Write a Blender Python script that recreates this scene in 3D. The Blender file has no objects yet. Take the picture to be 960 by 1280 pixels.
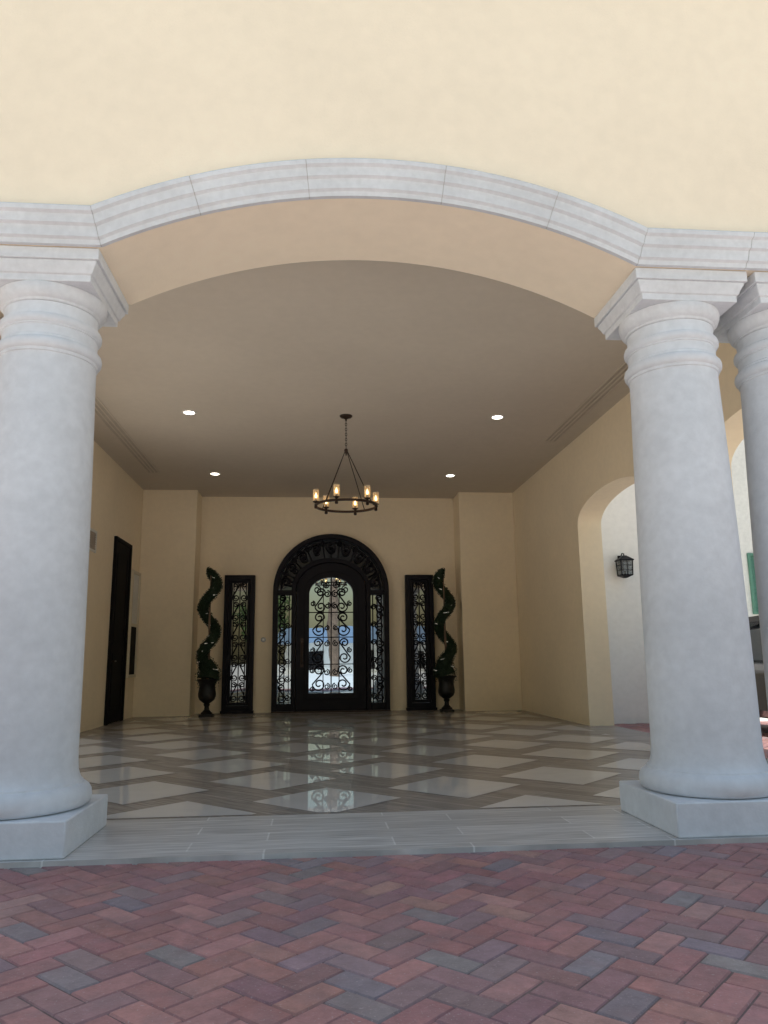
import bpy, bmesh, math, random
from mathutils import Vector, Matrix
random.seed(7)
PI=math.pi
sc=bpy.context.scene
col=sc.collection
R=math.radians

# ------------------------------------------------------------------ materials
def nt_new(name):
    m=bpy.data.materials.new(name); m.use_nodes=True
    nt=m.node_tree; b=nt.nodes['Principled BSDF']
    return m,nt,b
def N(nt,t,**k):
    n=nt.nodes.new(t)
    for a,v in k.items(): setattr(n,a,v)
    return n
def mat(name,c,rough=.6,var=.12,vs=2.0,bump=0.0,bs=80.0,metal=0.0,fine=.06,coord='Object',spec=None):
    m,nt,b=nt_new(name); L=nt.links
    tc=N(nt,'ShaderNodeTexCoord')
    n1=N(nt,'ShaderNodeTexNoise'); n1.inputs['Scale'].default_value=vs; n1.inputs['Detail'].default_value=6; n1.inputs['Roughness'].default_value=.6
    n2=N(nt,'ShaderNodeTexNoise'); n2.inputs['Scale'].default_value=vs*14; n2.inputs['Detail'].default_value=4
    L.new(tc.outputs[coord],n1.inputs['Vector']); L.new(tc.outputs[coord],n2.inputs['Vector'])
    r=N(nt,'ShaderNodeMapRange'); r.inputs['From Min'].default_value=.3; r.inputs['From Max'].default_value=.7
    r.inputs['To Min'].default_value=1-var; r.inputs['To Max'].default_value=1+var
    L.new(n1.outputs['Fac'],r.inputs['Value'])
    r2=N(nt,'ShaderNodeMapRange'); r2.inputs['From Min'].default_value=.3; r2.inputs['From Max'].default_value=.7
    r2.inputs['To Min'].default_value=1-fine; r2.inputs['To Max'].default_value=1+fine
    L.new(n2.outputs['Fac'],r2.inputs['Value'])
    mu=N(nt,'ShaderNodeMath',operation='MULTIPLY'); L.new(r.outputs[0],mu.inputs[0]); L.new(r2.outputs[0],mu.inputs[1])
    vm=N(nt,'ShaderNodeVectorMath',operation='SCALE'); vm.inputs[0].default_value=c; L.new(mu.outputs[0],vm.inputs['Scale'])
    L.new(vm.outputs['Vector'],b.inputs['Base Color'])
    b.inputs['Roughness'].default_value=rough; b.inputs['Metallic'].default_value=metal
    if spec is not None: b.inputs['Specular IOR Level'].default_value=spec
    if bump>0:
        n3=N(nt,'ShaderNodeTexNoise'); n3.inputs['Scale'].default_value=bs; n3.inputs['Detail'].default_value=5
        L.new(tc.outputs[coord],n3.inputs['Vector'])
        bp=N(nt,'ShaderNodeBump'); bp.inputs['Strength'].default_value=bump; bp.inputs['Distance'].default_value=.01
        L.new(n3.outputs['Fac'],bp.inputs['Height']); L.new(bp.outputs['Normal'],b.inputs['Normal'])
    return m
def emit(name,c,s):
    m,nt,b=nt_new(name)
    b.inputs['Base Color'].default_value=(*c,1); b.inputs['Emission Color'].default_value=(*c,1); b.inputs['Emission Strength'].default_value=s
    return m
M={}
M['facade']=mat('facade_stucco',(.98,.845,.66),.9,.03,.6,.22,60,fine=.02)
M['inner']=mat('porch_stucco',(.945,.80,.58),.9,.035,.8,.22,60,fine=.02)
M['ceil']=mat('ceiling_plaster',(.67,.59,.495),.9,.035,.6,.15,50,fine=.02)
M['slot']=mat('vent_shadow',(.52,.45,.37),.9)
M['wing']=mat('wing_stucco',(.94,.925,.89),.9,.03,.8,.25,60,fine=.03)
M['stone']=mat('precast_stone',(.70,.725,.765),.75,.10,1.0,.2,45,fine=.05)
M['stone_trim']=mat('precast_trim',(.695,.715,.745),.75,.09,1.6,.15,45,fine=.05)
M['mortar']=mat('trim_mortar',(.50,.50,.50),.9,.1,6)
M['iron']=mat('black_iron',(.009,.008,.012),.5,.2,4,.1,120,spec=.18)
M['bronze']=mat('dark_bronze',(.045,.028,.020),.38,.2,6,.05,100,metal=.6)
M['dark']=mat('dark_recess',(.010,.009,.010),.75,.2,4,spec=.1)
M['trimw']=mat('white_trim',(.75,.73,.68),.5,.05,4)
M['ventp']=mat('pale_vent_paint',(.74,.66,.50),.6,.05,4)
M['leaf']=mat('topiary_leaf',(.015,.030,.015),.6,.45,14,fine=.3,spec=.25)
M['treeleaf']=mat('tree_leaf',(.08,.14,.035),.55,.5,1.2,fine=.3)
M['palmleaf']=mat('palm_leaf',(.08,.12,.04),.5,.4,1.2,fine=.3)
M['bark']=mat('bark',(.19,.125,.085),.9,.35,3,.6,20)
M['urn']=mat('urn_black',(.012,.011,.011),.42,.3,8,.15,60,spec=.3)
M['soil']=mat('soil',(.03,.02,.015),.95,.3,10)
M['concrete']=mat('bounce_concrete',(.72,.69,.64),.9,.08,.35,.2,30,fine=.05)  # kept very pale so sunlit ground bounces light into the porch
M['sand']=mat('joint_sand',(.17,.125,.12),.95,.25,20,.4,200)
M['white']=mat('white_wall',(.82,.80,.75),.8,.05,.6,.1,40)
M['shut']=mat('green_shutter',(.10,.25,.18),.5,.12,3)
M['bluer']=mat('blue_grey_roof',(.16,.22,.30),.6,.15,2)
M['car']=mat('car_paint',(.035,.037,.042),.18,.03,1,fine=.0); M['car'].node_tree.nodes['Principled BSDF'].inputs['Coat Weight'].default_value=1
M['tyre']=mat('tyre',(.015,.015,.015),.8,.2,20)
M['rim']=mat('alloy',(.45,.45,.46),.3,.05,5,metal=.9)
M['lampw']=emit('recessed_glow',(1,.93,.80),9)
M['bulb']=emit('bulb_glow',(1,.72,.40),8)
M['fairy']=emit('fairy_glow',(1,.93,.8),.6)
M['lens']=mat('headlight_lens',(.7,.72,.75),.1,.02,3)
def glass_mirror(name,fac,tint,spec=.5):
    m,nt,b=nt_new(name); L=nt.links
    b.inputs['Base Color'].default_value=(.010,.011,.013,1); b.inputs['Roughness'].default_value=.05; b.inputs['Specular IOR Level'].default_value=spec
    g=N(nt,'ShaderNodeBsdfGlossy'); g.inputs['Color'].default_value=(*tint,1); g.inputs['Roughness'].default_value=.010
    tc=N(nt,'ShaderNodeTexCoord'); no=N(nt,'ShaderNodeTexNoise'); no.inputs['Scale'].default_value=1.3
    L.new(tc.outputs['Object'],no.inputs['Vector'])
    bp=N(nt,'ShaderNodeBump'); bp.inputs['Strength'].default_value=.06; bp.inputs['Distance'].default_value=.02
    L.new(no.outputs['Fac'],bp.inputs['Height']); L.new(bp.outputs['Normal'],g.inputs['Normal'])
    mx=N(nt,'ShaderNodeMixShader'); mx.inputs[0].default_value=fac
    L.new(b.outputs[0],mx.inputs[1]); L.new(g.outputs[0],mx.inputs[2]); L.new(mx.outputs[0],nt.nodes['Material Output'].inputs['Surface'])
    return m
M['glass']=glass_mirror('reflective_glass',.66,(.66,.83,1.0))
M['glass_dim']=glass_mirror('dim_reflective_glass',.34,(.78,.88,.92))
M['glass_win']=glass_mirror('window_reflective_glass',.24,(.80,.86,.90))
M['glass_dark']=glass_mirror('dark_glass',.05,(.70,.84,1.0),.2)
def glass_clear(name,colr,em,fac):
    m,nt,b=nt_new(name); L=nt.links
    b.inputs['Base Color'].default_value=(*colr,1); b.inputs['Roughness'].default_value=.08
    b.inputs['Emission Color'].default_value=(1,.66,.34,1); b.inputs['Emission Strength'].default_value=em
    tr=N(nt,'ShaderNodeBsdfTransparent'); tr.inputs['Color'].default_value=(*colr,1)
    mx=N(nt,'ShaderNodeMixShader'); mx.inputs[0].default_value=fac
    L.new(b.outputs[0],mx.inputs[1]); L.new(tr.outputs[0],mx.inputs[2]); L.new(mx.outputs[0],nt.nodes['Material Output'].inputs['Surface'])
    return m
M['amber']=glass_clear('seeded_glass',(1,.86,.64),.30,.70)
M['clear']=glass_clear('lantern_pane',(.55,.58,.60),0,.75)
def brick_mat():
    m,nt,b=nt_new('clay_paver'); L=nt.links
    at=N(nt,'ShaderNodeAttribute'); at.attribute_name='Col'
    tc=N(nt,'ShaderNodeTexCoord')
    n1=N(nt,'ShaderNodeTexNoise'); n1.inputs['Scale'].default_value=11; n1.inputs['Detail'].default_value=9; n1.inputs['Roughness'].default_value=.75
    L.new(tc.outputs['Object'],n1.inputs['Vector'])
    r=N(nt,'ShaderNodeMapRange'); r.inputs['From Min'].default_value=.3; r.inputs['From Max'].default_value=.7; r.inputs['To Min'].default_value=.72; r.inputs['To Max'].default_value=1.28
    L.new(n1.outputs['Fac'],r.inputs['Value'])
    vm=N(nt,'ShaderNodeVectorMath',operation='SCALE'); L.new(at.outputs['Color'],vm.inputs[0]); L.new(r.outputs[0],vm.inputs['Scale'])
    # mauve staining inside the bricks
    n5=N(nt,'ShaderNodeTexNoise'); n5.inputs['Scale'].default_value=6; n5.inputs['Detail'].default_value=6; L.new(tc.outputs['Object'],n5.inputs['Vector'])
    r5=N(nt,'ShaderNodeMapRange'); r5.inputs['From Min'].default_value=.48; r5.inputs['From Max'].default_value=.72; r5.inputs['To Max'].default_value=.5
    L.new(n5.outputs['Fac'],r5.inputs['Value'])
    m5=N(nt,'ShaderNodeMix',data_type='RGBA'); L.new(r5.outputs[0],m5.inputs['Factor']); L.new(vm.outputs['Vector'],m5.inputs['A']); m5.inputs['B'].default_value=(.27,.175,.185,1)
    n4=N(nt,'ShaderNodeTexNoise'); n4.inputs['Scale'].default_value=.9; n4.inputs['Detail'].default_value=5; L.new(tc.outputs['Object'],n4.inputs['Vector'])
    r4=N(nt,'ShaderNodeMapRange'); r4.inputs['From Min'].default_value=.35; r4.inputs['From Max'].default_value=.75; r4.inputs['To Min'].default_value=.03; r4.inputs['To Max'].default_value=.24
    L.new(n4.outputs['Fac'],r4.inputs['Value'])
    m4=N(nt,'ShaderNodeMix',data_type='RGBA'); L.new(r4.outputs[0],m4.inputs['Factor']); L.new(m5.outputs['Result'],m4.inputs['A']); m4.inputs['B'].default_value=(.40,.30,.30,1)
    n2=N(nt,'ShaderNodeTexNoise'); n2.inputs['Scale'].default_value=95; n2.inputs['Detail'].default_value=3
    L.new(tc.outputs['Object'],n2.inputs['Vector'])
    r2=N(nt,'ShaderNodeMapRange'); r2.inputs['From Min'].default_value=.63; r2.inputs['From Max'].default_value=.74; r2.inputs['To Max'].default_value=.6
    L.new(n2.outputs['Fac'],r2.inputs['Value'])
    mx=N(nt,'ShaderNodeMix',data_type='RGBA'); L.new(r2.outputs[0],mx.inputs['Factor']); L.new(m4.outputs['Result'],mx.inputs['A']); mx.inputs['B'].default_value=(.52,.44,.43,1)
    L.new(mx.outputs['Result'],b.inputs['Base Color']); b.inputs['Roughness'].default_value=.68
    bp=N(nt,'ShaderNodeBump'); bp.inputs['Strength'].default_value=.5; bp.inputs['Distance'].default_value=.006
    n3=N(nt,'ShaderNodeTexNoise'); n3.inputs['Scale'].default_value=80; n3.inputs['Detail'].default_value=5; L.new(tc.outputs['Object'],n3.inputs['Vector'])
    L.new(n3.outputs['Fac'],bp.inputs['Height']); L.new(bp.outputs['Normal'],b.inputs['Normal'])
    return m
M['brick']=brick_mat()
def plank_mat(name,rot,c1,c2,rough,mort):
    m,nt,b=nt_new(name); L=nt.links
    tc=N(nt,'ShaderNodeTexCoord'); mp=N(nt,'ShaderNodeMapping'); mp.inputs['Rotation'].default_value=(0,0,rot); mp.inputs['Location'].default_value=(.3,.045,0)
    L.new(tc.outputs['Object'],mp.inputs['Vector'])
    br=N(nt,'ShaderNodeTexBrick'); br.offset=.37; br.inputs['Scale'].default_value=1; br.inputs['Brick Width'].default_value=1.25; br.inputs['Row Height'].default_value=.225
    br.inputs['Mortar Size'].default_value=.006; br.inputs['Mortar'].default_value=(*mort,1); br.inputs['Color1'].default_value=(*c1,1); br.inputs['Color2'].default_value=(*c2,1); br.inputs['Bias'].default_value=0
    L.new(mp.outputs[0],br.inputs['Vector'])
    mp2=N(nt,'ShaderNodeMapping'); mp2.inputs['Scale'].default_value=(1.2,16,1); L.new(mp.outputs[0],mp2.inputs['Vector'])
    no=N(nt,'ShaderNodeTexNoise'); no.inputs['Scale'].default_value=2.2; no.inputs['Detail'].default_value=6; no.inputs['Distortion'].default_value=.6; L.new(mp2.outputs[0],no.inputs['Vector'])
    r=N(nt,'ShaderNodeMapRange'); r.inputs['From Min'].default_value=.3; r.inputs['From Max'].default_value=.7; r.inputs['To Min'].default_value=.74; r.inputs['To Max'].default_value=1.26
    L.new(no.outputs['Fac'],r.inputs['Value'])
    vm=N(nt,'ShaderNodeVectorMath',operation='SCALE'); L.new(br.outputs['Color'],vm.inputs[0]); L.new(r.outputs[0],vm.inputs['Scale'])
    L.new(vm.outputs['Vector'],b.inputs['Base Color']); b.inputs['Roughness'].default_value=rough
    return m
M['plank_edge']=plank_mat('plank_tile_border',0,(.60,.585,.575),(.47,.455,.445),.32,(.74,.73,.72))
M['plank']=plank_mat('plank_tile_field',R(45),(.35,.322,.30),(.27,.247,.23),.27,(.39,.365,.345)); M['plank'].node_tree.nodes['Principled BSDF'].inputs['Specular IOR Level'].default_value=.42
def marble():
    m,nt,b=nt_new('polished_pale_tile'); L=nt.links
    tc=N(nt,'ShaderNodeTexCoord'); no=N(nt,'ShaderNodeTexNoise'); no.inputs['Scale'].default_value=2.5; no.inputs['Detail'].default_value=8; no.inputs['Distortion'].default_value=1.5
    L.new(tc.outputs['Object'],no.inputs['Vector'])
    mx=N(nt,'ShaderNodeMix',data_type='RGBA'); L.new(no.outputs['Fac'],mx.inputs['Factor']); mx.inputs['A'].default_value=(.70,.69,.675,1); mx.inputs['B'].default_value=(.84,.83,.82,1)
    L.new(mx.outputs['Result'],b.inputs['Base Color']); b.inputs['Roughness'].default_value=.02; b.inputs['IOR'].default_value=1.62
    return m
M['marble']=marble()

# ------------------------------------------------------------------ mesh builder
class MB:
    def __init__(s): s.v=[]; s.f=[]; s.m=[]
    def add(s,vs,fs,mi=0):
        o=len(s.v); s.v+= [tuple(p) for p in vs]
        for f in fs: s.f.append(tuple(i+o for i in f)); s.m.append(mi)
    def box(s,x0,x1,y0,y1,z0,z1,mi=0):
        s.add([(x0,y0,z0),(x1,y0,z0),(x1,y1,z0),(x0,y1,z0),(x0,y0,z1),(x1,y0,z1),(x1,y1,z1),(x0,y1,z1)],
              [(0,3,2,1),(4,5,6,7),(0,1,5,4),(1,2,6,5),(2,3,7,6),(3,0,4,7)],mi); return s
    def lathe(s,prof,n=48,c=(0,0,0),axis='z',mi=0):
        vs=[];fs=[]
        for r,z in prof:
            for k in range(n):
                a=2*PI*k/n; p=(r*math.cos(a),r*math.sin(a),z)
                if axis=='x': p=(p[2],p[0],p[1])
                if axis=='y': p=(p[0],p[2],p[1])
                vs.append((p[0]+c[0],p[1]+c[1],p[2]+c[2]))
        for i in range(len(prof)-1):
            for k in range(n):
                fs.append((i*n+k,i*n+(k+1)%n,(i+1)*n+(k+1)%n,(i+1)*n+k))
        fs.append(tuple(range(n-1,-1,-1))); e=(len(prof)-1)*n; fs.append(tuple(range(e,e+n)))
        s.add(vs,fs,mi); return s
    def tube(s,path,r,n=6,mi=0,segmi=None):
        P=[Vector(p) for p in path]; 
        rr=r if isinstance(r,(list,tuple)) else [r]*len(P)
        t=(P[1]-P[0]).normalized(); u=t.orthogonal().normalized(); vs=[];fs=[]
        for i,p in enumerate(P):
            if i==0: t=(P[1]-P[0])
            elif i==len(P)-1: t=P[-1]-P[-2]
            else: t=P[i+1]-P[i-1]
            t.normalize(); u=(u-t*u.dot(t)); 
            if u.length<1e-6: u=t.orthogonal()
            u.normalize(); w=t.cross(u)
            for k in range(n):
                a=2*PI*k/n; vs.append(p+(u*math.cos(a)+w*math.sin(a))*rr[i])
        o=len(s.m)
        for i in range(len(P)-1):
            for k in range(n): fs.append((i*n+k,i*n+(k+1)%n,(i+1)*n+(k+1)%n,(i+1)*n+k))
        fs.append(tuple(range(n-1,-1,-1))); e=(len(P)-1)*n; fs.append(tuple(range(e,e+n)))
        s.add(vs,fs,mi)
        if segmi:
            for i in range(len(P)-1):
                for k in range(n): s.m[o+i*n+k]=segmi[i]
        return s
    def loft(s,secs,mi=0):
        n=len(secs[0]); vs=[p for q in secs for p in q]; fs=[]
        for i in range(len(secs)-1):
            for k in range(n): fs.append((i*n+k,i*n+(k+1)%n,(i+1)*n+(k+1)%n,(i+1)*n+k))
        fs.append(tuple(range(n-1,-1,-1))); e=(len(secs)-1)*n; fs.append(tuple(range(e,e+n)))
        s.add(vs,fs,mi); return s
    def ring(s,outer,inner,y0,y1,closed=True,mi=0):
        n=len(outer); vs=[]
        for a,b in zip(outer,inner): vs+=[(a[0],y0,a[1]),(b[0],y0,b[1]),(a[0],y1,a[1]),(b[0],y1,b[1])]
        fs=[]; rng=n if closed else n-1
        for i in range(rng):
            j=(i+1)%n; A=4*i;B=4*j
            fs+=[(A,B,B+1,A+1),(A+2,A+3,B+3,B+2),(A,A+2,B+2,B),(A+1,B+1,B+3,A+3)]
        if not closed:
            fs+=[(0,1,3,2),(4*(n-1),4*(n-1)+2,4*(n-1)+3,4*(n-1)+1)]
        s.add(vs,fs,mi); return s
    def plate(s,outline,y,mi=0):
        s.add([(p[0],y,p[1]) for p in outline],[tuple(range(len(outline)))],mi); return s
    def strip_wall(s,pts,zt,c0,c1,axis,mi=0):
        vs=[];fs=[]
        for q,z in pts:
            for c,zz in ((c0,z),(c0,zt),(c1,z),(c1,zt)):
                vs.append((q,c,zz) if axis=='x' else (c,q,zz))
        for i in range(len(pts)-1):
            A=4*i;B=A+4
            if abs(pts[i][0]-pts[i+1][0])>1e-6: fs+=[(A,B,B+1,A+1),(A+2,A+3,B+3,B+2),(A+1,B+1,B+3,A+3)]
            fs.append((A,A+2,B+2,B))
        e=4*(len(pts)-1); fs+=[(0,1,3,2),(e,e+2,e+3,e+1)]
        s.add(vs,fs,mi); return s
def obj(name,mb,mats,parent=None,world=False,smooth=True,angle=32,bevel=0,recalc=True,label=None):
    me=bpy.data.meshes.new(name); me.from_pydata(mb.v,[],mb.f)
    if not isinstance(mats,(list,tuple)): mats=[mats]
    for m in mats: me.materials.append(m)
    if len(mats)>1: me.polygons.foreach_set('material_index',mb.m)
    if recalc:
        bm=bmesh.new(); bm.from_mesh(me); bmesh.ops.recalc_face_normals(bm,faces=bm.faces); bm.to_mesh(me); bm.free()
    if smooth:
        me.polygons.foreach_set('use_smooth',[True]*len(me.polygons)); me.set_sharp_from_angle(angle=R(angle))
    me.update()
    o=bpy.data.objects.new(name,me); col.objects.link(o)
    if parent:
        o.parent=parent
        if world: o.location=(-parent.location[0],-parent.location[1],-parent.location[2])
    if bevel:
        b=o.modifiers.new('bevel','BEVEL'); b.width=bevel; b.segments=2; b.limit_method='ANGLE'; b.angle_limit=R(40)
    if label: o['label']=label
    return o
def thing(name,label,cat,loc=(0,0,0),rz=0,group=None):
    o=bpy.data.objects.new(name,None); col.objects.link(o); o.empty_display_size=.2
    o.location=loc; o.rotation_euler=(0,0,rz); o['label']=label; o['category']=cat
    if group: o['group']=group
    return o
def tag(o,label,cat,kind=None,group=None):
    o['label']=label; o['category']=cat
    if kind: o['kind']=kind
    if group: o['group']=group
    return o
def dup(root,loc,label,rz=None):
    r=root.copy(); col.objects.link(r); r.location=loc; r['label']=label
    if rz is not None: r.rotation_euler=(0,0,rz)
    for ch in list(root.children):
        c=ch.copy(); col.objects.link(c); c.parent=r
        for g in list(ch.children):
            d=g.copy(); col.objects.link(d); d.parent=c
    return r

# ------------------------------------------------------------------ setting : ground, driveway, porch floor
g=MB(); g.add([(-300,-300,-.05),(300,-300,-.05),(300,300,-.05),(-300,300,-.05)],[(0,1,2,3)])
tag(obj('ground',g,M['concrete'],smooth=False),'pale concrete ground beyond the red brick driveway','ground','structure')  # mostly unseen; made pale as a bounce surface for the facade

def driveway():
    W=.125; base=-.03
    pal=[((.375,.172,.165),30),((.415,.20,.19),18),((.345,.163,.163),22),((.30,.16,.17),15),((.285,.195,.21),14),((.25,.215,.235),10),((.43,.23,.21),5)]
    bag=[c for c,n in pal for _ in range(n)]
    V=[];F=[];C=[];MI=[]
    ca=math.cos(R(45)); sa=ca; j=.0020; ch=.0055
    def inside(x,y):
        return (-8<x<9 and 1.0<y<4.86) or (4.95<x<10.5 and 8.5<y<13.4)  # brick stops short so pale ground bounces more light
    rng=random.Random(3)
    n=int(16/W)
    for a in range(-n,n):
        for b in range(-n,n):
            k=(a-b)%4
            if k==0: r=(a*W,a*W+2*W,b*W,b*W+W)
            elif k==2: r=(a*W,a*W+W,b*W-W,b*W+W)
            else: continue
            cu=(r[0]+r[1])/2; cv=(r[2]+r[3])/2
            cx=cu*ca-cv*sa+1.0; cy=cu*sa+cv*ca+4.0
            if not inside(cx,cy): continue
            o=len(V); dz=rng.uniform(-.0018,.0018); tx=rng.uniform(-.010,.010); ty=rng.uniform(-.010,.010); jj=j+rng.uniform(0,.0016)
            for (q,z) in ((jj,-.008),(jj+ch,0)):
                for (uu,vv) in ((r[0]+q,r[2]+q),(r[1]-q,r[2]+q),(r[1]-q,r[3]-q),(r[0]+q,r[3]-q)):
                    V.append((uu*ca-vv*sa+1.0,uu*sa+vv*ca+4.0,base+z+dz+(uu-cu)*tx+(vv-cv)*ty))
            F+= [(o+4,o+5,o+6,o+7)]+[(o+i,o+(i+1)%4,o+4+(i+1)%4,o+4+i) for i in range(4)]
            c=rng.choice(bag); s=rng.uniform(.88,1.12)
            c=(c[0]*s,c[1]*s*rng.uniform(.95,1.05),c[2]*s*rng.uniform(.94,1.06),1)
            C+= [c]*20; MI+=[0]*5
    for (x0,x1,y0,y1) in ((-8,9,1.0,4.84),(4.95,10.5,8.5,13.4)):
        o=len(V); V+=[(x0,y0,base-.0065),(x1,y0,base-.0065),(x1,y1,base-.0065),(x0,y1,base-.0065)]; F.append((o,o+1,o+2,o+3)); C+=[(.1,.1,.1,1)]*4; MI.append(1)
    me=bpy.data.meshes.new('driveway'); me.from_pydata(V,[],F)
    me.materials.append(M['brick']); me.materials.append(M['sand']); me.polygons.foreach_set('material_index',MI)
    at=me.color_attributes.new(name='Col',type='FLOAT_COLOR',domain='CORNER')
    at.data.foreach_set('color',[x for c in C for x in c]); me.update()
    o=bpy.data.objects.new('driveway',me); col.objects.link(o)
    tag(o,'red and grey brick driveway laid in herringbone before the porch','driveway','structure')
driveway()

XL,XR,TH=-3.85,4.53,.42
XO=XR+TH
def clip(poly,x0,x1,y0,y1):
    def cut(P,ins,inter):
        out=[]
        for i in range(len(P)):
            a=P[i-1]; b=P[i]
            if ins(b):
                if not ins(a): out.append(inter(a,b))
                out.append(b)
            elif ins(a): out.append(inter(a,b))
        return out
    def lx(X): return lambda a,b:(X,a[1]+(b[1]-a[1])*(X-a[0])/(b[0]-a[0]))
    def ly(Y): return lambda a,b:(a[0]+(b[0]-a[0])*(Y-a[1])/(b[1]-a[1]),Y)
    for ins,it in ((lambda p:p[0]>=x0,lx(x0)),(lambda p:p[0]<=x1,lx(x1)),(lambda p:p[1]>=y0,ly(y0)),(lambda p:p[1]<=y1,ly(y1))):
        poly=cut(poly,ins,it)
        if not poly: return []
    return poly
def porch_floor():
    mb=MB()
    mb.box(XL-.4,XO,4.79,5.93,-.05,0,1)
    mb.box(XL-.4,XO,5.93,17.6,-.05,0,0)
    e1=(1.131,.495); e2=(-.495,1.131); h=.425*math.sqrt(2)
    for i in range(-16,17):
        for jx in range(-16,17):
            cx=.10+i*e1[0]+jx*e2[0]; cy=6.50+i*e1[1]+jx*e2[1]
            P=clip([(cx-h,cy),(cx,cy-h),(cx+h,cy),(cx,cy+h)],XL+.3,XR-.25,5.97,16.6)
            if len(P)>=3:
                mb.add([(p[0],p[1],.003) for p in P],[tuple(range(len(P)))],2)
    o=obj('porch_floor',mb,[M['plank'],M['plank_edge'],M['marble']],smooth=False)
    tag(o,'polished porch floor of pale diamond tiles set in grey plank tiles','floor','structure')
porch_floor()

# ------------------------------------------------------------------ the building
B=thing('porch_building','cream stucco entrance porch with broad shallow arch and tan ceiling','building',(.33,4.85,0))
HT=6.35; ZB=3.87
sx0,sx1,rise=-1.46,2.28,.45
cxa=(sx0+sx1)/2; hs=(sx1-sx0)/2; Rr=(hs*hs+rise*rise)/(2*rise)
def arcz(x): return ZB+rise-Rr+math.sqrt(Rr*Rr-(x-cxa)**2)
NA=48
arc=[(sx0+(sx1-sx0)*k/NA,arcz(sx0+(sx1-sx0)*k/NA)) for k in range(NA+1)]
fw=MB(); fw.strip_wall([(-4.25,-.04),(XL,-.04),(XL,ZB)]+arc+[(XR,ZB),(XR,-.04),(XO,-.04)],HT,4.85,5.70,'x')
obj('facade_wall',fw,M['facade'],B,True)
prof=[(-.004,-.02),(-.004,.034),(.028,.038),(.040,.060),(.112,.065),(.123,.090),(.183,.095),(.195,.120),(.225,.124),(.236,.114),(.236,-.02)]
def path_pts():
    P=[(-4.3,ZB)]+[(x,z) for x,z in arc]+[(XO+.05,ZB)]
    out=[]
    for i,p in enumerate(P):
        def nrm(a,b):
            d=Vector((b[0]-a[0],b[1]-a[1])).normalized(); return Vector((-d.y,d.x))
        if i==0: n=nrm(P[0],P[1]); k=1
        elif i==len(P)-1: n=nrm(P[-2],P[-1]); k=1
        else:
            n1=nrm(P[i-1],p); n2=nrm(p,P[i+1]); n=(n1+n2).normalized(); k=1/max(n.dot(n1),.3)
        out.append((Vector(p),n*k))
    return out
PP=path_pts()
def sample(x):
    for i in range(len(PP)-1):
        if PP[i][0].x<=x<=PP[i+1][0].x:
            t=(x-PP[i][0].x)/(PP[i+1][0].x-PP[i][0].x); return (PP[i][0].lerp(PP[i+1][0],t),PP[i][1].lerp(PP[i+1][1],t))
joints=[-4.3,-2.75,sx0,-.81,-.064,.87,1.63,sx1,3.09,XO+.05]
for a,b in zip(joints[:-1],joints[1:]):
    gp=.003
    qs=[sample(a+gp)]+[q for q in PP if a+gp+.01<q[0].x<b-gp-.01]+[sample(b-gp)]
    secs=[]
    for p,n in qs:
        # the moulding's back edge sits inside the wall face, its lip just below the wall's lower edge
        secs.append([(p.x+n.x*h,4.85-(d if d>0 else .0015 if h<0 else -.02),p.y+n.y*h) for h,d in prof])
    mb=MB(); mb.loft(secs); obj('moulding_segment',mb,M['stone_trim'],B,True,angle=25)
mb=MB(); mb.loft([[(p.x+n.x*(h*.982+.004),4.85-(d-.003 if d>0 else -.01),p.y+n.y*(h*.982+.004)) for h,d in prof] for p,n in PP]); obj('moulding_mortar',mb,M['mortar'],B,True,angle=25)
def opening(y0,y1,zs,rs,n=24):
    r=[(y0,-.04),(y0,zs)]
    for k in range(1,n):
        a=PI-PI*k/n; r.append(((y0+y1)/2+(y1-y0)/2*math.cos(a),zs+rs*math.sin(a)**.85))
    return r+[(y1,zs),(y1,-.04)]
w=MB(); w.strip_wall([(5.70,-.04)]+opening(5.75,8.45,3.3,.42)+opening(9.9,12.7,3.36,.42)+[(17.9,-.04)],HT,XR,XO,'y')
obj('porch_wall',w,M['inner'],B,True,label='porch wall with an open arch and the lantern wall beyond')
w=MB(); w.strip_wall([(5.70,-.04)]+opening(5.75,8.6,3.3,.42)+opening(9.2,12.4,3.36,.42)+[(17.9,-.04)],HT,XL-.4,XL,'y')  # both arches here are unseen, added to let more light into the porch
obj('porch_wall',w,M['inner'],B,True,label='porch wall with the dark service door')
w=MB(); w.box(XL,XR,17.6,17.9,-.04,HT); w.box(XL,-2.66,16.9,17.6,-.04,4.9); w.box(3.25,XR,16.9,17.6,-.04,4.9)
obj('door_wall',w,M['inner'],B,True,bevel=.012)
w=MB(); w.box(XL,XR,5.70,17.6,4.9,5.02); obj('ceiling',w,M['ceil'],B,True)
w=MB(); w.box(-4.4,XO+.15,4.80,18.05,HT,HT+.15); obj('roof',w,M['facade'],B,True)  # unseen slab added to block the sun; its height sets the shade in front
w=MB(); w.box(XO,7.35,13.4,13.9,-.05,4.9); obj('wing_wall',w,M['wing'],B,True,bevel=.015)

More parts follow.
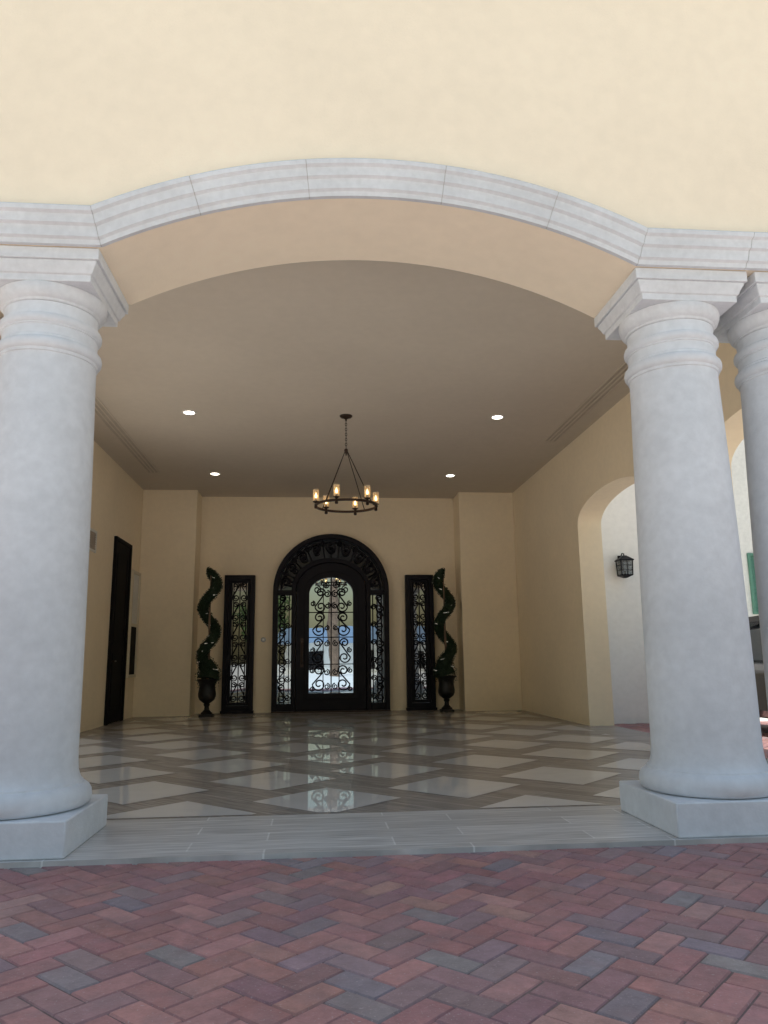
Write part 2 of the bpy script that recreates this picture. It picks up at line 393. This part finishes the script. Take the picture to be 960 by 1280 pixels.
# iron scroll helpers
def spiral(cx,cz,r,a0,turns,d,n=30,shr=.78):
    return [(cx+r*(1-shr*k/n)*math.cos(a0+d*2*PI*turns*k/n),cz+r*(1-shr*k/n)*math.sin(a0+d*2*PI*turns*k/n)) for k in range(n+1)]
def sscroll(mb,x,z0,z1,r,sd,y,rad):
    a=spiral(x,z0+r,r,0 if sd>0 else PI,1.4,-sd)
    b=spiral(x,z1-r*.8,r*.8,PI if sd>0 else 0,1.4,-sd)
    path=[(q[0],y,q[1]) for q in reversed(a)]+[(q[0],y,q[1]) for q in b]
    mb.tube(path,rad,5)
def cscroll(mb,x,z,r,a0,d,y,rad): mb.tube([(q[0],y,q[1]) for q in spiral(x,z,r,a0,1.5,d)],rad,5)
def arch_outline(cx,hw,z0,zs,rs,n=36):
    return [(cx-hw,z0)]+[(cx+hw*math.cos(PI-PI*k/n),zs+rs*math.sin(PI*k/n)) for k in range(n+1)]+[(cx+hw,z0)]
CX=.34
f=MB(); f.ring(arch_outline(CX,1.32,0,2.68,1.32),arch_outline(CX,1.21,0,2.68,1.21),17.40,17.598,False)
f.ring(arch_outline(CX,.90,0,2.72,.72),arch_outline(CX,.80,0,2.72,.62),17.42,17.598,False)
f.box(CX-1.21,CX-.90,17.43,17.598,0,.18); f.box(CX+.90,CX+1.21,17.43,17.598,0,.18)
f.box(CX-1.21,CX-.90,17.43,17.598,2.60,2.70); f.box(CX+.90,CX+1.21,17.43,17.598,2.60,2.70)
D=obj('entry_door',f,M['iron'],B,True,bevel=.008,label='arched black iron entry door with scrollwork')
l=MB(); l.ring(arch_outline(CX,.79,.03,2.72,.61),arch_outline(CX,.50,.40,2.62,.38),17.44,17.54)
l.ring(arch_outline(CX,.60,.28,2.66,.46),arch_outline(CX,.50,.40,2.62,.38),17.42,17.445)
obj('door_leaf',l,M['iron'],D,bevel=.008)
p=MB(); p.plate(arch_outline(CX,.51,.39,2.62,.39),17.515); obj('leaf_glass',p,M['glass'],D,smooth=False)
for sd in (-1,1):
    p=MB(); a,b=sorted((CX+sd*.89,CX+sd*1.215)); p.plate([(a,.1),(a,2.66),(b,2.66),(b,.1)],17.57); obj('sidelight_glass',p,M['glass_dim'],D,smooth=False)
p=MB(); p.plate([q for q in arch_outline(CX,1.215,2.68,2.68,1.215)],17.575); obj('transom_glass',p,M['glass_dark'],D,smooth=False)
t=MB(); t.box(CX-1.32,CX+1.32,17.34,17.60,.001,.028); obj('threshold',t,M['bronze'],D)
s=MB(); y=17.475
for sd in (-1,1):
    for (z0,z1,x,r) in ((.45,1.02,.27,.15),(1.06,1.62,.30,.13),(1.66,2.2,.27,.15),(2.2,2.75,.24,.13)):
        sscroll(s,CX+sd*x,z0,z1,r,sd,y,.016)
    for (z,x,r) in ((.55,.09,.07),(.86,.1,.07),(1.5,.1,.07),(1.85,.1,.06),(2.35,.08,.07),(2.62,.09,.08),(2.82,.12,.08),(2.72,.32,.09),(1.35,.42,.06),(.9,.43,.06),(.5,.43,.06),(2.4,.42,.06)):
        cscroll(s,CX+sd*x,z,r,PI/2,sd,y,.013)
    s.tube([(CX+sd*.18,y,.40),(CX+sd*.18,y,2.95)],.010,5)
s.tube([(CX,y,.40),(CX,y,3.0)],.013,6)
for z in (1.04,1.64,2.2): s.tube([(CX-.5,y,z),(CX+.5,y,z)],.010,5)
obj('door_scrollwork',s,M['iron'],D)
for sd in (-1,1):
    s=MB(); y=17.50
    xc=CX+sd*1.055
    for k in range(6):
        z0=.2+k*.4
        sscroll(s,xc+sd*.05,z0,z0+.40,.095,sd*(1 if k%2 else -1),y,.013); cscroll(s,xc-sd*.08,z0+.12,.07,0,sd,y,.011)
    for dx in (-.1,0,.1): s.tube([(xc+dx,y,.16),(xc+dx,y,2.62)],.009,5)
    obj('sidelight_scrollwork',s,M['iron'],D)
s=MB(); y=17.47
for k in range(9):
    a=R(12+k*19.5)
    for (rad,rr,dd) in ((1.06,.125,1),(.93+.05*math.sin(a),.085,-1)):
        ox=CX+rad*math.cos(a)*(1.0); oz=2.68+rad*math.sin(a)*(.98)
        cscroll(s,ox,oz,rr,a+dd*1.2,dd if k<4.5 else -dd,y,.019)
    a2=R(12+(k+.5)*19.5)
    if k<8:
        s.tube([(CX+.86*math.cos(a2),y,2.72+.68*math.sin(a2)),(CX+1.22*math.cos(a2),y,2.68+1.22*math.sin(a2))],.013,5)
        cscroll(s,CX+1.12*math.cos(a2),2.68+1.12*math.sin(a2),.06,a2,-1 if k<4 else 1,y+.01,.013)
s.tube([(CX+1.14*math.cos(PI*k/40),y,2.68+1.14*math.sin(PI*k/40)) for k in range(41)],.013,5)
obj('transom_scrollwork',s,M['iron'],D)
hd=MB(); hd.tube([(CX-.66,17.44,1.05),(CX-.66,17.37,1.08),(CX-.66,17.36,1.3),(CX-.66,17.37,1.52),(CX-.66,17.44,1.55)],.016,8); hd.box(CX-.69,CX-.63,17.425,17.44,.98,1.62)
obj('door_handle',hd,M['bronze'],D)
def narrow_window(x0,x1,lab):
    z0,z1=.06,3.05
    f=MB(); rect=lambda a:[(x0+a,z0+a),(x0+a,z1-a),(x1-a,z1-a),(x1-a,z0+a)]
    f.ring(rect(0),rect(.10),17.44,17.598); f.ring(rect(.11),rect(.17),17.50,17.57)
    f.box(x0-.02,x1+.02,17.40,17.598,.002,.058)
    W=obj('narrow_window',f,M['iron'],B,True,bevel=.006,label=lab)
    p=MB(); p.plate([(x0+.08,z0+.08),(x0+.08,z1-.08),(x1-.08,z1-.08),(x1-.08,z0+.08)],17.56); obj('window_glass',p,M['glass_win'],W,smooth=False)
    s=MB(); xc=(x0+x1)/2
    for k in range(6):
        z=z0+.18+k*.445
        for sd in (-1,1): sscroll(s,xc+sd*.09,z,z+.43,.08,sd,17.52,.012)
    for dx in (-.14,0,.14): s.tube([(xc+dx,17.52,z0+.15),(xc+dx,17.52,z1-.15)],.009,5)
    obj('window_scrollwork',s,M['iron'],W)
narrow_window(-2.07,-1.39,'narrow iron window left of the arched door')
narrow_window(2.05,2.70,'narrow iron window right of the arched door')
f=MB()
f.box(XL,XL+.06,14.72,14.80,0,3.5); f.box(XL,XL+.06,15.87,15.95,0,3.5); f.box(XL,XL+.06,14.80,15.87,3.42,3.5)
SD=obj('service_door',f,M['dark'],B,True,bevel=.006)
l=MB(); l.box(XL+.004,XL+.03,14.80,15.87,.01,3.42)
for (z0,z1) in ((.25,1.3),(1.5,3.2)):
    l.box(XL+.03,XL+.042,14.93,15.74,z0,z0+.04); l.box(XL+.03,XL+.042,14.93,15.74,z1-.04,z1); l.box(XL+.03,XL+.042,14.93,14.97,z0+.04,z1-.04); l.box(XL+.03,XL+.042,15.70,15.74,z0+.04,z1-.04)
obj('door_leaf',l,M['dark'],SD)
hd=MB(); hd.tube([(XL+.03,14.87,1.15),(XL+.09,14.87,1.15),(XL+.09,15.0,1.15)],.014,8); obj('door_handle',hd,M['bronze'],SD)
f=MB(); f.box(XL,XL+.06,16.14,16.20,.82,3.02); f.box(XL,XL+.06,16.78,16.84,.82,3.02)
for z in (.82,1.86,2.96): f.box(XL,XL+.06,16.20,16.78,z,z+.06)
PW=obj('pane_window',f,M['ventp'],B,True,bevel=.005)
p=MB(); p.box(XL+.004,XL+.03,16.20,16.78,1.92,2.96); obj('pane',p,M['trimw'],PW,label='pale upper pane')
p=MB(); p.box(XL+.004,XL+.03,16.20,16.78,.88,1.86); obj('pane',p,M['dark'],PW,label='dark lower pane')

# ------------------------------------------------------------------ columns
def make_column(label,loc):
    c=thing('column',label,'column',loc,0,'stone columns carrying the porch front')
    p=MB(); p.box(-.46,.46,-.46,.46,0,.21); obj('plinth',p,M['stone'],c,bevel=.010)
    b=MB(); b.lathe([(.40,.21),(.430,.218),(.450,.238),(.457,.27),(.452,.305),(.437,.332),(.412,.350),(.402,.354),(.398,.366),(.388,.372),(.376,.395),(.366,.43),(.361,.48),(.359,.55)],72); obj('base',b,M['stone'],c,angle=40)
    sh=MB(); d2=.10; d1=.085; q=.965
    sh.lathe([(.359,.5505),(.357,.9),(.352,1.4),(.345,1.9),(.335,2.4),(.325,2.8),(.318,3.05)]+[(r*q,z) for r,z in [(.328,3.07+d2),(.338,3.075+d2),(.338,3.095+d2),(.350,3.10+d2),(.361,3.116+d2),(.364,3.137+d2),(.359,3.158+d2),(.346,3.173+d2),(.336,3.178+d2),(.336,3.19+d2),(.328,3.20+d2),(.326,3.26+d2),(.326,3.28+d1),(.335,3.284+d1),(.335,3.292+d1),(.345,3.298+d1),(.354,3.313+d1),(.355,3.33+d1),(.349,3.347+d1),(.336,3.355+d1),(.325,3.36+d1),(.322,3.48),(.324,3.53)]],72); obj('shaft',sh,M['stone'],c,angle=35)
    k=MB(); k.lathe([(.312,3.532),(.324,3.537),(.324,3.552),(.335,3.556),(.352,3.575),(.364,3.605),(.367,3.628),(.365,3.65)],72)
    def sq(h,z): return [(-h,-h,z),(h,-h,z),(h,h,z),(-h,h,z)]
    k.loft([sq(.36,3.65),sq(.36,3.70),sq(.372,3.702),sq(.376,3.715),(sq(.386,3.74)),sq(.400,3.763),sq(.402,3.785)])
    k.box(-.42,.42,-.42,.42,3.785,3.866)
    obj('capital',k,M['stone_trim'],c,angle=35,bevel=.005)
    return c
c0=make_column('pale stone column at the left end of the arch',(-1.90,5.28,0))
dup(c0,(2.70,5.28,0),'pale stone column under the right end of the arch')
dup(c0,(3.60,5.28,0),'second pale stone column at the right, cut by the photo edge')

# ------------------------------------------------------------------ lights
def recessed(label,loc):
    r=thing('recessed_light',label,'ceiling light',loc,0,'recessed lights in the porch ceiling')
    t=MB(); n=32
    t.lathe([(.115,0),(.115,-.008),(.108,-.014),(.085,-.012),(.08,-.002)],n); obj('trim_ring',t,M['trimw'],r)
    l=MB(); l.lathe([(.078,-.004),(.078,-.0125),(.07,-.015)],n); obj('lamp_lens',l,M['lampw'],r)
    return r
r0=recessed('lit recessed ceiling light, front left of the chandelier',(-1.97,11.43,4.9))
dup(r0,(2.86,11.40,4.9),'lit recessed ceiling light, front right of the chandelier')
dup(r0,(-2.08,15.35,4.9),'lit recessed ceiling light near the left topiary, farther back')
dup(r0,(2.78,15.30,4.9),'lit recessed ceiling light near the right topiary, farther back')
ch=thing('chandelier','dark iron ring chandelier with six glass candle lights','chandelier',(.45,11.48,4.9))
k=MB(); k.lathe([(.10,0),(.10,-.012),(.085,-.03),(.035,-.045),(.015,-.06),(.012,-.09)],32); obj('canopy',k,M['bronze'],ch)
k=MB(); nl=11
for i in range(nl):
    zc=-.10-i*.041
    pts=[]
    for q in range(17):
        a=2*PI*q/16; u=.013*math.cos(a); z=zc+.026*math.sin(a)
        pts.append((u,0,z) if i%2 else (0,u,z))
    k.tube(pts,.0045,5)
obj('chain',k,M['bronze'],ch)
k=MB(); k.lathe([(.01,-.535),(.026,-.545),(.03,-.57),(.026,-.60),(.012,-.62),(.008,-.65)],20); obj('hub',k,M['bronze'],ch)
RZ=-1.45; RC=.48
k=MB(); k.lathe([(RC-.020,RZ-.018),(RC+.008,RZ-.018),(RC+.008,RZ+.018),(RC-.020,RZ+.018),(RC-.020,RZ-.018)],64)
k.f=[f for f in k.f if len(f)==4]; k.m=k.m[:len(k.f)]
obj('ring',k,M['bronze'],ch,bevel=.004)
for i in range(4):
    a=R(50+90*i)
    k=MB(); k.tube([(.02*math.cos(a),.02*math.sin(a),-.575),((RC-.01)*math.cos(a),(RC-.01)*math.sin(a),RZ+.02)],.007,6); obj('rod',k,M['bronze'],ch)
for i in range(6):
    a=R(10+60*i); x,y=(RC-.008)*math.cos(a),(RC-.008)*math.sin(a)
    k=MB(); k.lathe([(.018,RZ-.06),(.026,RZ-.045),(.016,RZ+.025),(.046,RZ+.04),(.050,RZ+.052),(.02,RZ+.058),(.016,RZ+.10)],20,(x,y,0)); h=obj('candle_holder',k,M['bronze'],ch)
    k=MB(); k.lathe([(.044,RZ+.054),(.046,RZ+.10),(.047,RZ+.235)],20,(x,y,0)); k.f=[f for f in k.f if len(f)==4]; k.m=k.m[:len(k.f)]; obj('glass_shade',k,M['amber'],h)
    k=MB(); k.lathe([(.010,RZ+.10),(.017,RZ+.12),(.018,RZ+.14),(.010,RZ+.165),(.003,RZ+.185)],12,(x,y,0)); obj('bulb',k,M['bulb'],h)
ln=thing('wall_lantern','black wall lantern on the pale wall beyond the side arch','lantern',(5.54,13.4,2.52))
k=MB(); k.box(-.05,.05,-.025,0,.14,.42); obj('backplate',k,M['iron'],ln,bevel=.006)
k=MB(); k.tube([(0,-.02,.38),(0,-.10,.45),(0,-.18,.43),(0,-.18,.40)],.011,6); obj('bracket',k,M['iron'],ln)
k=MB()
cyl=-.18
def frustum(mb,c,h0,z0,h1,z1): mb.loft([[(c[0]-h0,c[1]-h0,z0),(c[0]+h0,c[1]-h0,z0),(c[0]+h0,c[1]+h0,z0),(c[0]-h0,c[1]+h0,z0)],[(c[0]-h1,c[1]-h1,z1),(c[0]+h1,c[1]-h1,z1),(c[0]+h1,c[1]+h1,z1),(c[0]-h1,c[1]+h1,z1)]])
frustum(k,(0,cyl),.130,.32,.03,.40)
frustum(k,(0,cyl),.130,.303,.130,.32); frustum(k,(0,cyl),.10,.03,.11,.05); frustum(k,(0,cyl),.03,-.005,.09,.03)
for a in (-1,1):
    for b in (-1,1): k.tube([(a*.10,cyl+b*.10,.05),(a*.11,cyl+b*.11,.303)],.011,4)
for zz in (.13,.22):
    for a in (-1,1): k.tube([(a*.106,cyl-.106,zz),(a*.106,cyl+.106,zz)],.005,4)
    k.tube([(-.106,cyl-.108,zz),(.106,cyl-.108,zz)],.005,4)
k.tube([(0,cyl-.104,.05),(0,cyl-.113,.303)],.005,4)
k.lathe([(.02,.05),(.02,.12)],8,(0,cyl,0))
obj('lantern_cage',k,M['iron'],ln)
k=MB(); frustum(k,(0,cyl),.096,.052,.106,.302); obj('lantern_glass',k,M['clear'],ln,smooth=False)
db=thing('doorbell','small round doorbell on the wall left of the arched door','doorbell',(-1.19,17.6,1.6))
k=MB(); k.lathe([(.055,-.0),(.055,-.012),(.045,-.02),(.03,-.022)],24,axis='y'); obj('bell_plate',k,M['rim'],db)
k=MB(); k.lathe([(.022,-.0225),(.022,-.03),(.015,-.034)],20,axis='y'); obj('bell_button',k,M['trimw'],db)
vt=thing('wall_vent','small louvred vent high on the left porch wall','vent',(XL,13.27,3.0))
k=MB(); k.box(0,.02,-.26,-.22,0,.38); k.box(0,.02,.22,.26,0,.38); k.box(0,.02,-.22,.22,0,.04); k.box(0,.02,-.22,.22,.34,.38); obj('vent_frame',k,M['trimw'],vt)
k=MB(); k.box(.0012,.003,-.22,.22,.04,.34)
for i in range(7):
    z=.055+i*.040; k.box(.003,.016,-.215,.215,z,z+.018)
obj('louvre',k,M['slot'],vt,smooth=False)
def strip_vent(x,y0,y1,label):
    v=thing('strip_vent',label,'vent',(x,(y0+y1)/2,4.9),0,'long strip vents in the porch ceiling'); h=(y1-y0)/2
    k=MB()
    for dx in (-.11,-.035,.035,.11): k.box(dx-.012,dx+.012,-h,h,-.012,-.0)
    k.box(-.122,.122,-h-.02,-h,-.012,0); k.box(-.122,.122,h,h+.02,-.012,0); obj('vent_frame',k,M['ceil'],v)
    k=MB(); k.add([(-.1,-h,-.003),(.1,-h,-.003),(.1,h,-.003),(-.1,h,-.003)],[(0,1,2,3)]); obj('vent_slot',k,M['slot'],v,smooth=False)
strip_vent(-3.3,8.6,15.3,'long strip vent in the ceiling along the left wall')
strip_vent(4.12,8.0,12.7,'long strip vent in the ceiling along the right wall')

# ------------------------------------------------------------------ urns and topiaries
def make_urn(label,loc):
    u=thing('urn_planter',label,'planter',loc,0,'black urn planters beside the entry')
    k=MB(); k.box(-.14,.14,-.14,.14,0,.05); obj('foot',k,M['urn'],u,bevel=.01)
    q=.9
    k=MB(); k.lathe([(r*q,z) for r,z in [(.13,.05),(.135,.075),(.10,.10),(.06,.14),(.05,.20),(.07,.235),(.075,.25),(.06,.265),(.10,.29),(.17,.34),(.20,.40),(.205,.46),(.19,.54),(.18,.62),(.20,.69),(.235,.73),(.245,.75),(.235,.765),(.20,.765),(.19,.73)]],40); obj('bowl',k,M['urn'],u)
    k=MB(); k.lathe([(.171,.72),(.169,.735)],32); obj('soil',k,M['soil'],u)
    return u
def leafquad(mb,p,s,rng,asp=.5):
    u=Vector((rng.gauss(0,1),rng.gauss(0,1),rng.gauss(0,1))).normalized(); w=u.orthogonal().normalized()
    w=(Matrix.Rotation(rng.uniform(0,6.28),3,u)@w)*s*asp; u=u*s
    mb.add([p-u,p-u*.1+w,p+u,p-u*.1-w],[(0,1,2,3)])
def make_topiary(label,loc,seed,ph):
    rng=random.Random(seed)
    t=thing('spiral_topiary',label,'topiary',loc,0,'spiral topiaries beside the entry')
    z0,z1=.04,2.36; turns=2.3
    k=MB(); k.tube([(0,0,-.02),(0.01,0,.6),(0,.01,1.3),(0,0,2.2)],[.03,.026,.02,.01],8); obj('trunk',k,M['bark'],t)
    k=MB(); core=[];rad=[]
    n=110
    def P(s):
        amp=.135*min(1,s*4+.1)*(1 if s<.88 else 1-(s-.88)*3); a=ph+2*PI*turns*s
        r=(.27-.15*min(1,s/.2)) if s<.2 else .120
        if s>.94: r*=max(.25,1-(s-.94)*11)
        return Vector((amp*math.cos(a),amp*math.sin(a),z0+(z1-z0)*s)), r
    for i in range(n+1):
        p,r=P(i/n); core.append(p); rad.append(max(r*.86,.02))
    k.tube(core,rad,14)
    for i in range(9000):
        s=rng.random()**1.12; p,r=P(s)
        d=Vector((rng.gauss(0,1),rng.gauss(0,1),rng.gauss(0,.7))).normalized()
        leafquad(k,p+d*r*rng.uniform(.82,1.10),rng.uniform(.011,.022),rng)
    obj('foliage',k,M['leaf'],t,smooth=False,recalc=False)
    k=MB(); pts=[];rr=[];sm=[]
    nb=30
    for i in range(nb*4):
        s=i/(nb*4); p,r=P(s); a=i*.62+.9*math.sin(i*1.7)
        pts.append(p+Vector((math.cos(a),math.sin(a),0))*(r+.006)); rr.append(.005 if i%4==1 else .0018); sm.append(1 if i%4==1 else 0)
    k.tube(pts,rr,5,segmi=sm)
    obj('string_lights',k,[M['dark'],M['fairy']],t,smooth=False)
    return t
make_urn('black urn planter on the floor left of the arched door',(-2.26,16.55,.004))
make_urn('black urn planter on the floor right of the arched door',(2.84,16.85,.004))
make_topiary('tall spiral topiary in the urn left of the arched door',(-2.26,16.55,.74),5,.4)
make_topiary('tall spiral topiary in the urn right of the arched door',(2.84,16.85,.74),9,2.6)

# ------------------------------------------------------------------ beyond the arches : car and shuttered house
car=thing('parked_car','dark parked car glimpsed past the right columns','car',(7.3,10.5,-.03))
def sec(y,hw,z0,z1,rr=.12):
    return [(-hw+.08,y,z0),(hw-.08,y,z0),(hw,y,z0+.12),(hw,y,z1-rr),(hw-rr,y,z1),(-hw+rr,y,z1),(-hw,y,z1-rr),(-hw,y,z0+.12)]
k=MB(); k.loft([sec(-2.25,.68,.34,.66),sec(-2.15,.80,.27,.84),sec(-1.1,.90,.25,1.0),(sec(0,.92,.25,1.03)),sec(1.5,.91,.25,1.06),sec(2.1,.86,.28,1.02),sec(2.22,.76,.36,.80)]); obj('body',k,M['car'],car,bevel=.03)
k=MB(); k.loft([sec(-1.25,.76,.96,1.02,.02),sec(-.45,.68,.96,1.54,.1),sec(.2,.69,.96,1.64,.1),sec(1.3,.68,.96,1.62,.1),sec(2.0,.72,.96,1.06,.02)]); obj('windows',k,M['glass_win'],car)
k=MB(); k.loft([sec(-.5,.66,1.52,1.56,.02),sec(.2,.67,1.62,1.68,.02),sec(1.35,.66,1.60,1.66,.02)]); obj('roof',k,M['car'],car)
for sx in (-1,1):
    for yy in (-1.38,1.35):
        k=MB(); k.lathe([(.22,-.1),(.32,-.11),(.345,-.08),(.345,.08),(.32,.11),(.22,.1)],32,(sx*.83,yy,.345),axis='x'); wv=obj('wheel',k,M['tyre'],car)
        k=MB(); k.lathe([(.21,-.102),(.215,-.112),(.08,-.118),(.08,.118),(.215,.112),(.21,.102)],24,(sx*.83,yy,.345),axis='x'); obj('rim',k,M['rim'],wv)
    k=MB(); k.box(sx*.62-.14,sx*.62+.14,-2.24,-2.1,.66,.78); obj('headlight',k,M['lens'],car,bevel=.03)
    k=MB(); k.box(sx*.98-.06,sx*.98+.06,-.85,-.68,1.0,1.13); obj('mirror',k,M['car'],car,bevel=.03)
hs_=thing('house','cream white house with a green shuttered window beside the right column','house',(14,22,-.05))
k=MB(); k.box(-6,9,0,7,0,8.6); obj('wall',k,M['white'],hs_)
k=MB(); k.box(-6.3,9.3,-.35,7.3,8.6,8.85); obj('roof',k,M['stone_trim'],hs_,bevel=.02)
for x in (-.05,3.6):
    k=MB(); rect=lambda a:[(x-.85+a,2.4+a),(x-.85+a,4.25-a),(x+.85-a,4.25-a),(x+.85-a,2.4+a)]
    k.ring(rect(0),rect(.08),-.07,-.002); wv=obj('window',k,M['shut'],hs_)
    k=MB(); k.box(x-.77,x+.77,-.012,-.004,2.48,4.17)
    for i in range(15): 
        z=2.5+i*.112; k.add([(x-.77,-.05,z),(x+.77,-.05,z),(x+.77,-.014,z+.09),(x-.77,-.014,z+.09)],[(0,1,2,3)])
    k.box(x-.03,x+.03,-.06,-.052,2.48,4.17)
    obj('shutter',k,M['shut'],wv,smooth=False)

# ------------------------------------------------------------------ across the drive (mirrored in the door glass)
bb=thing('low_building','long low white building mirrored in the door glass','building',(9,-46,-.05))
k=MB(); k.box(-12,14,-5,5,0,3.0); obj('wall',k,M['white'],bb)
k=MB(); k.loft([[(-12.8,-6,2.9),(-12.8,6,2.9),(-12.8,0,4.7)],[(14.8,-6,2.9),(14.8,6,2.9),(14.8,0,4.7)]]); obj('roof',k,M['bluer'],bb,smooth=False)
for x in (-9,-4,1,6,11):
    k=MB(); rect=lambda a:[(x-.9+a,.2+a),(x-.9+a,2.3-a),(x+.9-a,2.3-a),(x+.9-a,.2+a)]
    k.ring(rect(0),rect(.12),5.002,5.06); wv=obj('window',k,M['trimw'],bb)
    k=MB(); k.plate(rect(.12),5.02); obj('pane',k,M['dark'],wv,smooth=False)
def palm(label,loc,H,seed):
    rng=random.Random(seed); t=thing('palm_tree',label,'tree',loc)
    k=MB(); n=40; k.tube([(.05*math.sin(i*.3),0,H*i/n) for i in range(n+1)],[.44-.10*i/n+.025*(i%2) for i in range(n+1)],12); obj('trunk',k,M['bark'],t)
    k=MB()
    for q in range(46):
        a=rng.uniform(0,6.28); el=rng.uniform(-.6,1.2); Ln=rng.uniform(1.6,2.3); p=Vector((0,0,H)); d=Vector((math.cos(a)*math.cos(el),math.sin(a)*math.cos(el),math.sin(el)))
        pts=[p.copy()]
        for i in range(12):
            p=p+d*Ln/12; d=(d+Vector((0,0,-.09))).normalized(); pts.append(p.copy())
        for i in range(2,12):
            side=d.cross(Vector((0,0,1))).normalized()
            for sg in (-1,1):
                for jx in (0,.5):
                    b=pts[i].lerp(pts[min(i+1,12)],jx); tp=b+(side*sg*.45+d*.3+Vector((0,0,-.15)))*(1-abs(i-7)/9)
                    k.add([b,b+d*.05,tp],[(0,1,2)])
    obj('crown',k,M['palmleaf'],t,smooth=False,recalc=False)
palm('tall brown-trunked palm mirrored in the middle of the door glass',(1.4,-27,-.05),11.5,3)
def tree(label,loc,H,rad,seed):
    rng=random.Random(seed); t=thing('shade_tree',label,'tree',loc)
    k=MB(); k.tube([(0,0,0),(.1,0,H*.25),(0,.1,H*.5),(.1,0,H*.8)],[.26,.2,.14,.04],10)
    cl=[]
    for i in range(9):
        a=i*2.4; q=Vector((math.cos(a)*rad*.6*rng.uniform(.5,1.1),math.sin(a)*rad*.6*rng.uniform(.5,1.1),H*rng.uniform(.42,.92)))
        k.tube([(0,0,H*.28+.04*i),(q.x*.5,q.y*.5,q.z*.8),q],[.09,.05,.02],6); cl.append((q,rad*rng.uniform(.34,.55)))
    obj('trunk',k,M['bark'],t)
    k=MB()
    for c,r in cl:
        for i in range(420):
            d=Vector((rng.gauss(0,1),rng.gauss(0,1),rng.gauss(0,.8))).normalized(); leafquad(k,c+d*r*rng.uniform(.3,1.05),rng.uniform(.09,.17),rng)
    obj('crown',k,M['treeleaf'],t,smooth=False,recalc=False)
tree('leafy tree mirrored in the glass left of the door leaf',(-4.0,-26,-.05),6.5,2.3,11)

# ------------------------------------------------------------------ world, sun, camera
EL=R(67); AZ=R(-10)   # sun behind the building
w=bpy.data.worlds.new('World'); sc.world=w; w.use_nodes=True
nt=w.node_tree; bg=nt.nodes['Background']; sk=nt.nodes.new('ShaderNodeTexSky'); sk.sky_type='NISHITA'; sk.sun_disc=False
sk.sun_elevation=EL; sk.sun_rotation=AZ; sk.dust_density=3.0; sk.air_density=2.3; sk.ozone_density=2.0
nt.links.new(sk.outputs[0],bg.inputs[0]); bg.inputs[1].default_value=.15
sl=bpy.data.lights.new('Sun','SUN'); sl.energy=5; sl.angle=R(.5); sl.color=(1,.94,.87)
so=bpy.data.objects.new('Sun',sl); col.objects.link(so)
sd=Vector((math.sin(AZ)*math.cos(EL),math.cos(AZ)*math.cos(EL),math.sin(EL)))
so.rotation_euler=sd.to_track_quat('Z','Y').to_euler(); so.location=sd*60
cam=bpy.data.cameras.new('Camera'); co=bpy.data.objects.new('Camera',cam); col.objects.link(co)
cam.sensor_fit='HORIZONTAL'; cam.sensor_width=36; cam.lens=950/960*36; cam.clip_end=1000; cam.clip_start=.05
right=Vector((.99611,-.08745,-.01138)); up=Vector((-.00568,-.1924,.98132)); fwd=Vector((.08802,.97742,.19215))
fwd.normalize(); right=(right-fwd*right.dot(fwd)).normalized(); up=right.cross(fwd)
mw=Matrix((( right.x,up.x,-fwd.x,0),(right.y,up.y,-fwd.y,0),(right.z,up.z,-fwd.z,1.1),(0,0,0,1)))
co.matrix_world=mw
sc.camera=co
sc.view_settings.view_transform='Standard'; sc.view_settings.look='None'; sc.view_settings.exposure=0
